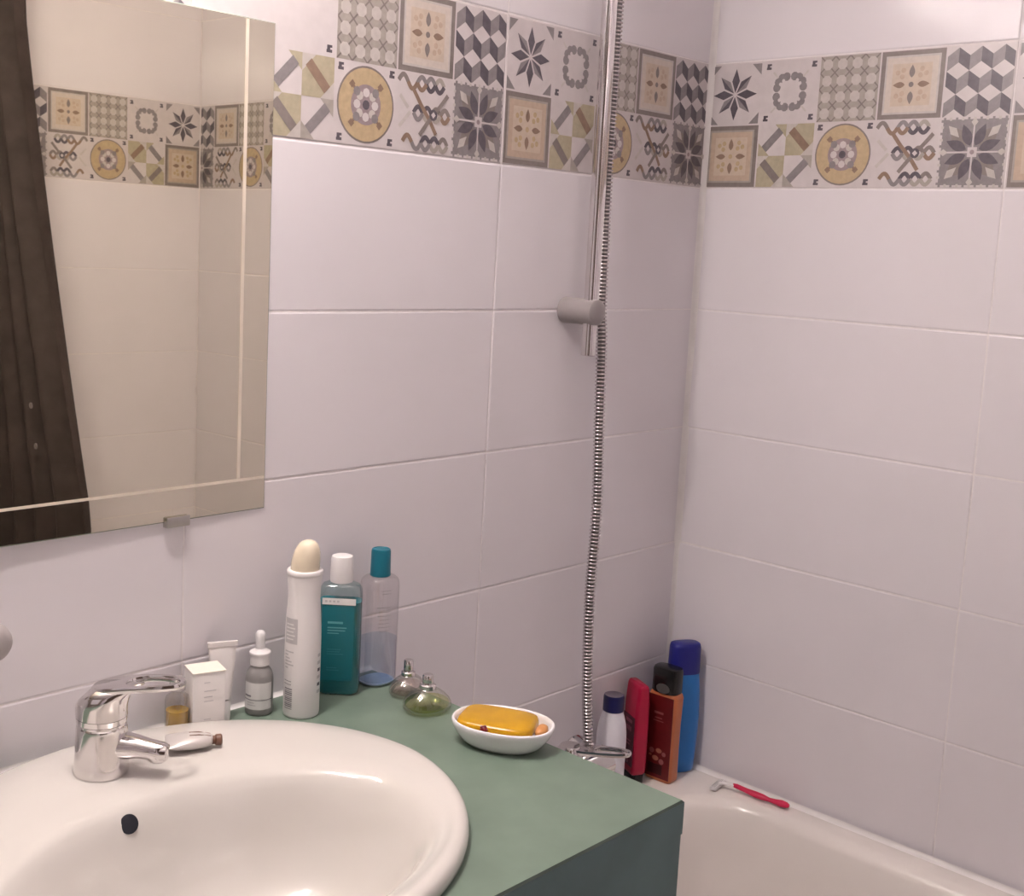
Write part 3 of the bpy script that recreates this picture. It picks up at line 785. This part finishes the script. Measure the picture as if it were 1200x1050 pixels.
def hose():
    # control points on the hose, top to bottom
    ctl = [(-.304, -.034, ZB+.62), (-.300, -.032, ZB+.45), (-.2925, -.026, ZB+.254), (-.2894, -.024, ZB+.132), (-.2896, -.023, ZB+.007), (-.2858, -.0225, ZB-.12), (-.2850, -.024, ZB-.204), (-.2868, -.030, ZB-.25), (-.2904, -.038, ZB-.38), (-.2884, -.042, ZB-.514), (-.2945, -.044, ZB-.649), (-.2898, -.046, ZB-.789), (-.2800, -.048, ZB-.888)]
    P = [Vector(p) for p in ctl]; pts = []
    for i in range(len(P)-1):
        a, b, c, d = P[max(i-1, 0)], P[i], P[i+1], P[min(i+2, len(P)-1)]
        for k in range(24):
            t = k/24; pts.append(.5*((2*b)+(c-a)*t+(2*a-5*b+4*c-d)*t*t+(3*b-a-3*c+d)*t**3))
    pts.append(P[-1])
    L = [0]
    for a, b in zip(pts, pts[1:]): L.append(L[-1]+(b-a).length)
    pitch = .0058; n = int(L[-1]/pitch); path, rad, ms = [], [], []
    def ev(s):
        import bisect
        i = min(max(bisect.bisect(L, s)-1, 0), len(pts)-2); t = (s-L[i])/(L[i+1]-L[i]); return pts[i].lerp(pts[i+1], t)
    for k in range(n):
        s = k*pitch
        for f_, r_ in ((0, .0062), (.40, .0062), (.5, .0083), (.70, .0087), (.9, .0083)):
            path.append(ev(s+f_*pitch)); rad.append(r_); ms.append(f_ < .35)
    org = P[-1]
    m = MB(); m.tube([p-org for p in path], rad, M_CHROMEH, n=14, mfun=lambda i: M_CHROMED if ms[i] else M_CHROMEH, upv=(0, 1, 0))
    o = m.build('shower_hose', ang=60); o.location = org
    tag(o, 'ribbed metal shower hose hanging down beside the chrome rail', 'hose')
hose()

def bath_mixer():
    root = thing('bath_mixer', 'chrome bath mixer with a loop handle, mostly hidden behind the counter corner', 'faucet', (-.318, -.0, ZR+.07))
    m = MB(); m.lathe([(.022, -.078), (.024, -.076), (.024, .074), (.022, .076)], M_CHROME, c=(0, -.055, 0), n=36, axis='X'); m.build('mixer_body', root, ang=40)
    for x in (-.060, .060):
        m = MB(); m.lathe([(.030, -.001), (.031, -.004), (.024, -.012), (.0125, -.016), (.0125, -.050)], M_CHROME, c=(x, 0, 0), n=32, axis='Y'); m.build('wall_flange', root, ang=40)
    m = MB(); m.tube([(0, -.06, -.012), (0, -.10, -.016), (0, -.14, -.020), (0, -.155, -.030)], [.014, .0135, .013, .0125], M_CHROME, n=24, flat=.8); m.build('bath_spout', root)
    m = MB(); m.lathe([(.0115, .018), (.0125, .03), (.0125, .046), (.0105, .052), (.009, .062)], M_CHROME, c=(.0380, -.048, -.020), n=24); m.build('hose_union', root, ang=40)
    m = MB(); m.lathe([(.021, .018), (.0215, .036), (.0205, .050), (.015, .058), (.0001, .061)], M_CHROME, c=(-.025, -.062, 0), n=32); m.build('handle_cap', root, ang=40)
    m = MB(); loop_lever(m, .102, .0165, .0500, .0620, hole0=.45, th=.0065)
    o = m.build('lever', root, ang=50); o.location = (-.025, -.056, 0); o.rotation_euler = (0, 0, math.radians(22))
bath_mixer()

# ------------------------------------------------------------------ bathtub
def bathtub():
    x0, x1, y0, y1 = CX+.004, -.003, ROOM_Y+.003, -.003
    cx, cy = (x0+x1)/2, (y0+y1)/2; w, d = x1-x0, y1-y0
    root = thing('bathtub', 'white bathtub filling the corner beside the green counter', 'bathtub', (cx, cy, 0))
    m = MB()
    def o_(i, z, r=.012): return [(x, y, z) for x, y in rrect(w-2*i, d-2*i, r, 14)]
    # inside opening: rim wide at the tap end, narrow along the wall
    ix0, ix1, iy0, iy1 = x0+.055-cx, -.055-cx, y0+.06-cy, -.118-cy
    def i_(i, z, r): return [(x, y, z) for x, y in rrect(ix1-ix0-2*i, iy1-iy0-2*i, max(.02, r-i*.6), 14, (ix0+ix1)/2, (iy0+iy1)/2)]
    rings = [o_(.004, .0), o_(0, .02), o_(0, ZR-.012), o_(.003, ZR-.003), o_(.010, ZR), i_(-.012, ZR, .13), i_(-.004, ZR-.002, .13), i_(.004, ZR-.008, .13), i_(.010, ZR-.018, .13), i_(.020, ZR-.06, .13), i_(.045, ZR-.22, .13), i_(.07, ZR-.32, .13), i_(.10, ZR-.365, .13), i_(.15, ZR-.385, .12), i_(.22, ZR-.39, .1)]
    m.loft(rings, M_ACRYL)
    m.build('tub_shell', root, ang=50)
    m = MB(); m.lathe([(.0001, 0), (.032, 0), (.032, .002), (.024, .004), (.0001, .004)], M_CHROME, n=32)
    m.build('drain', root).location = (0, .30, ZR-.389)
bathtub()

def flatbottle(root, pr, e, m, name, ang=55, n=48):
    b = MB(); b.loft([[(x+ox, y+oy, z) for x, y in sell(w, d, e, n)] for w, d, z, ox, oy in pr], m)
    return b.build(name, root, ang=ang)

VT = math.atan2(-1.173+.05, -1.749+.06)          # from the tub corner to the camera
def blue_bottle():
    root = thing('shampoo_bottle', 'tall light blue shampoo bottle with a dark blue cap in the tub corner', 'bottle', (-.0400, -.0600, ZR+.0005), rz=VT+PI/2+.45, tilt=(0, 0))
    mb_ = mat('bright_blue_plastic', (.028, .20, .60), rough=.3, noise=.03)
    flatbottle(root, [(.050, .030, 0, 0, 0), (.056, .034, .003, 0, 0), (.058, .036, .02, 0, 0), (.064, .038, .07, 0, 0), (.065, .038, .10, 0, 0), (.062, .037, .14, 0, 0), (.056, .035, .168, 0, 0), (.054, .034, .176, 0, 0)], 2.8, mb_, 'bottle_body')
    c = flatbottle(root, [(.055, .0350, .176, 0, 0), (.056, .0355, .178, 0, 0), (.054, .034, .222, 0, 0), (.051, .032, .2275, 0, 0), (.046, .027, .2290, 0, 0)], 2.8, mat('deep_blue_plastic', (.018, .020, .22), rough=.3, noise=.03), 'bottle_cap'); c['label'] = 'dark blue cap'
blue_bottle()

def orange_bottle():
    # label face looks along -x, the orange side along -y
    root = thing('shower_gel_bottle', 'orange and dark red shower gel bottle with a black cap beside the blue bottle', 'bottle', (-.0920, -.0640, ZR+.0005), rz=-PI/2+.06)
    # local x = label width (along world y), local y = depth, label at local -y
    W, D = .052, .031
    m = MB(); pr = [(.90, .88, 0), (.98, .96, .002), (1, 1, .006), (.97, .98, .06), (.98, .98, .10), (1.04, 1.02, .148), (.98, .95, .1535), (.8, .8, .156)]
    m.loft([[(x*a, y*b, z) for x, y in rrect(W, D, .008, 6)] for a, b, z in pr], mat('orange_plastic', (.52, .16, .065), rough=.3, noise=.04)); m.build('bottle_body', root, ang=50)
    md = mat('dark_red_label', (.125, .008, .010), rough=.3, noise=.25, scale=35); mp = mat('faded_red_print', (.30, .10, .10), rough=.4)
    y = -D/2-.0006
    m = MB(); m.box((-.0245, y, .006), (.0235, y+.0012, .150), md); 
    for (x_, z_, w_, h_) in [(-.012, .118, .018, .004), (-.010, .110, .014, .002), (-.013, .105, .020, .0015)]:
        m.poly([(x_, y-.0002, z_), (x_+w_, y-.0002, z_), (x_+w_, y-.0002, z_+h_), (x_, y-.0002, z_+h_)], mp)
    for k, (x_, z_, r_) in enumerate([(-.012, .052, .005), (.002, .054, .006), (.012, .050, .004), (-.004, .040, .0065), (.008, .036, .005), (-.014, .044, .003)]):
        m.poly([(x_+r_*math.cos(t*PI/6), y-.0002-.00005*k, z_+r_*math.sin(t*PI/6)*(.7 if k % 2 else 1)) for t in range(12)], mat('pale_orange_print', (.36, .13, .09), rough=.4) if k % 2 else mp)
    m.box((-.018, y-.0003, .012), (.010, y, .030), mat('black_red_print', (.045, .004, .006), rough=.4))
    m.build('front_label', root, smooth=False)['label'] = 'dark red label with faded fruit print'
    c = MB(); c.loft([[(x*a, yy*b, z) for x, yy in sell(.050, .034, 3.2, 40)] for a, b, z in [(.95, .95, .155), (1, 1, .157), (.99, .98, .193), (.93, .90, .1975), (.80, .74, .1985)]], M_BLACKPL); c.build('bottle_cap', root, ang=50)['label'] = 'black cap'
    c = MB(); c.loft([[(.013*math.cos(t)*a+.002, -.0168-b_, .164+.0085*math.sin(t)*a) for t in [2*PI*i/24 for i in range(24)]] for a, b_ in ((1, 0), (1, .0010), (.8, .0014))], mat('grey_sheen_plastic', (.10, .095, .095), rough=.18)); c.build('flip_button', root, ang=50)['label'] = 'grey oval flip button'
orange_bottle()

def red_bottle():
    nrm = math.atan2(.44, -.89)        # label normal, world
    root = thing('conditioner_bottle', 'crimson bottle standing on its black cap left of the orange bottle', 'bottle', (-.1380, -.0380, ZR+.0005), rz=nrm+PI/2)
    W, D = .046, .027
    cap = MB(); cap.loft([[(x*a, y*a, z) for x, y in rrect(W*.86, D*.9, .008, 5)] for a, z in ((.95, 0), (1, .002), (1, .016), (.95, .018))], M_BLACKPL); cap.build('bottle_cap', root, ang=50)['label'] = 'black cap at the bottom'
    m = MB(); m.loft([[(x*a, y*b, z) for x, y in rrect(W, D, .006, 6)] for a, b, z in [(.84, .84, .018), (.93, .95, .021), (.96, 1, .03), (1, 1, .08), (1.02, .92, .14), (1.02, .74, .168), (1.0, .60, .1725), (.96, .46, .1740)]], mat('crimson_plastic', (.40, .003, .042), rough=.3, noise=.03)); m.build('bottle_body', root, ang=50)
    y = -D/2-.0005; m = MB()
    m.box((-.0195, y, .032), (.0195, y+.001, .118), mat('dark_crimson_label', (.095, .004, .022), rough=.35, noise=.2, scale=50))
    mp = mat('pink_print', (.36, .10, .16), rough=.4)
    for (x_, z_, w_, h_) in [(-.010, .106, .022, .006), (-.012, .092, .004, .008), (-.006, .092, .004, .008), (0, .092, .004, .008), (.006, .092, .004, .008), (-.012, .074, .022, .002), (-.010, .068, .018, .002)]:
        m.poly([(x_, y-.0002, z_), (x_+w_, y-.0002, z_), (x_+w_, y-.0002, z_+h_), (x_, y-.0002, z_+h_)], mp)
    for k, (x_, z_, r_) in enumerate([(.006, .052, .007), (-.006, .046, .006), (.002, .040, .005)]):
        m.poly([(x_+r_*math.cos(t*PI/6), y-.0002-.0001*k, z_+r_*math.sin(t*PI/6)) for t in range(12)], mat('mauve_print', (.24, .10, .14), rough=.4))
    m.build('front_label', root, smooth=False)['label'] = 'dark label with pinkish lettering'
red_bottle()

def white_bottle():
    root = thing('lotion_bottle', 'white bottle with a navy cap between the hose and the crimson bottle', 'bottle', (-.2080, -.0400, ZR+.0005))
    m = MB(); m.lathe([(.0225, 0), (.0240, .002), (.0245, .006), (.0245, .092), (.0242, .105), (.0225, .120), (.0190, .134), (.0168, .1405), (.0162, .143)], mat('white_bottle_plastic', (.78, .77, .84), rough=.3), n=44); m.build('bottle_body', root, ang=50)
    navy = mat('navy_plastic', (.012, .012, .085), rough=.3)
    m = MB(); m.lathe([(.0160, .1425), (.0172, .1435), (.0170, .167), (.0160, .1695), (.0150, .1698)], navy, n=40, cap1=False); m.lathe([(.0150, .1698), (.0130, .1685), (.0001, .1678)], mat('navy_cap_top', (.16, .13, .17), rough=.35), n=40, cap0=False); m.build('bottle_cap', root, ang=50)['label'] = 'navy cap with a hollow grey top'
    m = MB(); v = VT; R = .0248
    cylpatch(m, R, v-1.15, v-.05, .026, .050, navy, 14)
    for k in range(5):
        cylpatch(m, R+.0001, v-1.0+.1*k, v-.15-.12*(k % 2), .068+k*.0050, .0705+k*.0050, M_PRINT if k % 2 else M_PRINTL, 10)
    cylpatch(m, R+.0002, v-.7, v-.35, .074, .086, M_PRINTL, 6)
    m.build('bottle_label', root)['label'] = 'grey swoosh above a navy block'
white_bottle()

def razor():
    h, t = Vector((-.0480, -.1500, 0)), Vector((-.0270, -.2720, 0))
    d = t-h; rz = math.atan2(d.y, d.x); L = d.length
    root = thing('disposable_razor', 'pink-red disposable razor with a white head lying on the tub rim by the wall', 'razor', (h.x, h.y, ZR+.0005), rz=rz)
    red = mat('pink_red_plastic', (.62, .012, .075), rough=.3)
    m = MB(); pts, rad = [], []
    for k, (x, z, r) in enumerate([(.026, .0120, .0036), (.032, .0120, .0045), (.050, .0095, .0047), (.066, .0080, .0062), (.078, .0075, .0058), (.090, .0070, .0040), (.100, .0070, .0050), (.112, .0072, .0068), (.120, .0070, .0056), (.124, .0068, .003)]):
        pts.append((x, .0015*math.sin(x*40), z)); rad.append(r)
    m.tube(pts, rad, red, n=18, flat=.85); m.build('handle', root, ang=60)
    m = MB(); m.tube([(.106, .0045, .0045), (.114, .0062, .0042), (.120, .0050, .0040)], [.0015, .0026, .0012], M_WHITEPL, n=10); m.build('handle_tip', root)['label'] = 'white grip at the end of the handle'
    m = MB(); m.tube([(.028, 0, .0120), (.018, 0, .0125), (.008, 0, .0105), (.002, 0, .0080)], [.0034, .0034, .0040, .0045], M_WHITEPL, n=14, flat=.7)
    m.build('neck', root)
    m = MB(); m.box((-.006, -.020, .0015), (.0045, .020, .0080), M_WHITEPL, b=.0015); m.build('razor_head', root)['label'] = 'white blade head'
    m = MB()
    for x in (-.004, -.0015, .001): m.box((x-.0005, -.018, .0078), (x+.0005, .018, .0086), M_STEEL)
    m.build('blades', root, smooth=False)
razor()

# ------------------------------------------------------------------ dark curtain, seen only in the mirror
def curtain():
    root = thing('shower_curtain', 'dark brown shower curtain hanging in folds, seen in the mirror', 'curtain', (-.585, -1.20, 0.35))
    zt, zb = ZB+.62-.35, ZR+.03-.35
    m = MB(); nu, nv = 120, 30
    front, back = [], []
    grid = []
    for j in range(nv+1):
        v = j/nv; z = zt+(zb-zt)*v
        # leading edge swings towards the basin lower down
        zz = z+.35-ZB
        e = -1.265+.285*min(1, max(0, (.32-zz)/1.0))**1.15
        row = []
        for i in range(nu+1):
            s = i/nu; y = e+(ROOM_Y+.02-e)*s
            amp = .020+.008*v
            x = amp*math.sin(s*2*PI*5.5+.5*math.sin(3*v))+.006*math.sin(s*31+v*4)
            if s < .03: x *= s/.03
            row.append((x, y+1.20+.008*math.sin(s*2*PI*5.5+1), z))
        grid.append(row)
    T = .0022
    ids = [[m.vert(p) for p in r] for r in grid]; ids2 = [[m.vert((p[0]+T, p[1], p[2])) for p in r] for r in grid]
    for j in range(nv):
        for i in range(nu):
            m.face((ids[j][i], ids[j][i+1], ids[j+1][i+1], ids[j+1][i]), M_CLOTH); m.face((ids2[j][i], ids2[j+1][i], ids2[j+1][i+1], ids2[j][i+1]), M_CLOTH)
    for j in range(nv):
        for i in (0, nu): m.face((ids[j][i], ids[j+1][i], ids2[j+1][i], ids2[j][i]), M_CLOTH)
    for i in range(nu):
        for j in (0, nv): m.face((ids[j][i], ids2[j][i], ids2[j][i+1], ids[j][i+1]), M_CLOTH)
    m.build('curtain_cloth', root, ang=80)
    # small pale studs near the leading edge
    for (yy, zz) in ((-1.13, -.47), (-1.11, -.55)):
        s = MB(); s.lathe([(.0001, -.003), (.006, -.002), (.006, .0), (.0001, .001)], mat('pale_stud', (.20, .17, .17), rough=.4), n=14, axis='X')
        o = s.build('stud', root); o.location = (-.030, yy+1.20, ZB+zz-.35)
    r = MB(); r.tube([(0, .0, 0), (0, -1.464, 0)], .0115, M_CHROME, n=18)
    o = r.build('curtain_rod'); o.location = (-.585, -.003, ZB+.64)
    tag(o, 'chrome rod across the room carrying the dark shower curtain', 'curtain rod')
curtain()

# ------------------------------------------------------------------ light: lamp above the mirror, ceiling lamp
EM = dict(vanity=27.0, near=0.0, mid=0.0, added_window=0.0)
def round_lamp(label, x, y, e):
    if e <= 0: return
    root = thing('ceiling_lamp', label, 'lamp', (x, y, CEIL))
    m = MB(); m.lathe([(.115, .001), (.115, -.02), (.108, -.022)], M_WHITEPL, n=40); m.build('lamp_base', root)
    m = MB(); m.lathe([(.106, -.02), (.102, -.045), (.085, -.070), (.05, -.083), (.0001, -.086)], mat('lit_opal_dome_'+str(e), (1, .95, .95), rough=.4, noise=0, emis=e, emcol=(1.0, .90, .88)), n=40); m.build('lamp_dome', root, ang=60)
def vanity_lamp(e):
    if e <= 0: return
    x, y, z = -1.22, -.19, ZB+.54
    root = thing('wall_lamp', 'warm tube lamp on a bracket on the tiled wall above the mirror', 'lamp', (x, 0, z))
    m = MB(); m.box((-.13, -.016, -.03), (.13, .0, .03), M_WHITEPL, b=.004); m.box((-.02, y+.015, -.012), (.02, -.010, .012), M_WHITEPL, b=.003); m.build('lamp_base', root)
    m = MB(); m.lathe([(.016, -.15), (.024, -.145), (.024, .145), (.016, .15)], mat('lit_opal_tube', (1, .95, .9), rough=.4, noise=0, emis=e, emcol=(1.0, .90, .84)), c=(0, y, 0), n=24, axis='X'); m.build('lamp_tube', root, ang=40)
def added_window(e):  # unseen window added as fill light, its glow turned almost off
    m = MB(); y0, y1, z0, z1 = -1.15, -.40, 1.05, 1.95; x = ROOM_X
    for lo, hi in (((x-.02, y0-.05, z0-.05), (x+.03, y1+.05, z0)), ((x-.02, y0-.05, z1), (x+.03, y1+.05, z1+.05)), ((x-.02, y0-.05, z0), (x+.03, y0, z1)), ((x-.02, y1, z0), (x+.03, y1+.05, z1))):
        m.box(lo, hi, M_WHITEPL)
    m.box((x+.002, y0, z0), (x+.008, y1, z1), mat('added_pane', (.9, .9, .95), rough=.5, noise=0, emis=max(e, .0001), emcol=(1.0, .92, .95)))
    struct(m.build('added_window_1', smooth=False))
round_lamp('round opal ceiling lamp near the wall above the mirror', -1.25, -.16, EM['near'])
round_lamp('second round opal ceiling lamp over the middle of the room', -1.75, -1.0, EM['mid'])
vanity_lamp(EM['vanity'])
added_window(EM['added_window'])

w = bpy.data.worlds.new('world'); sc.world = w; w.use_nodes = True
w.node_tree.nodes['Background'].inputs['Color'].default_value = (.5, .48, .5, 1)
w.node_tree.nodes['Background'].inputs['Strength'].default_value = .0
sc.view_settings.view_transform = 'Standard'; sc.view_settings.look = 'None'
sc.view_settings.exposure = 2.95; sc.view_settings.gamma = 1.0; sc.view_settings.use_curve_mapping = False
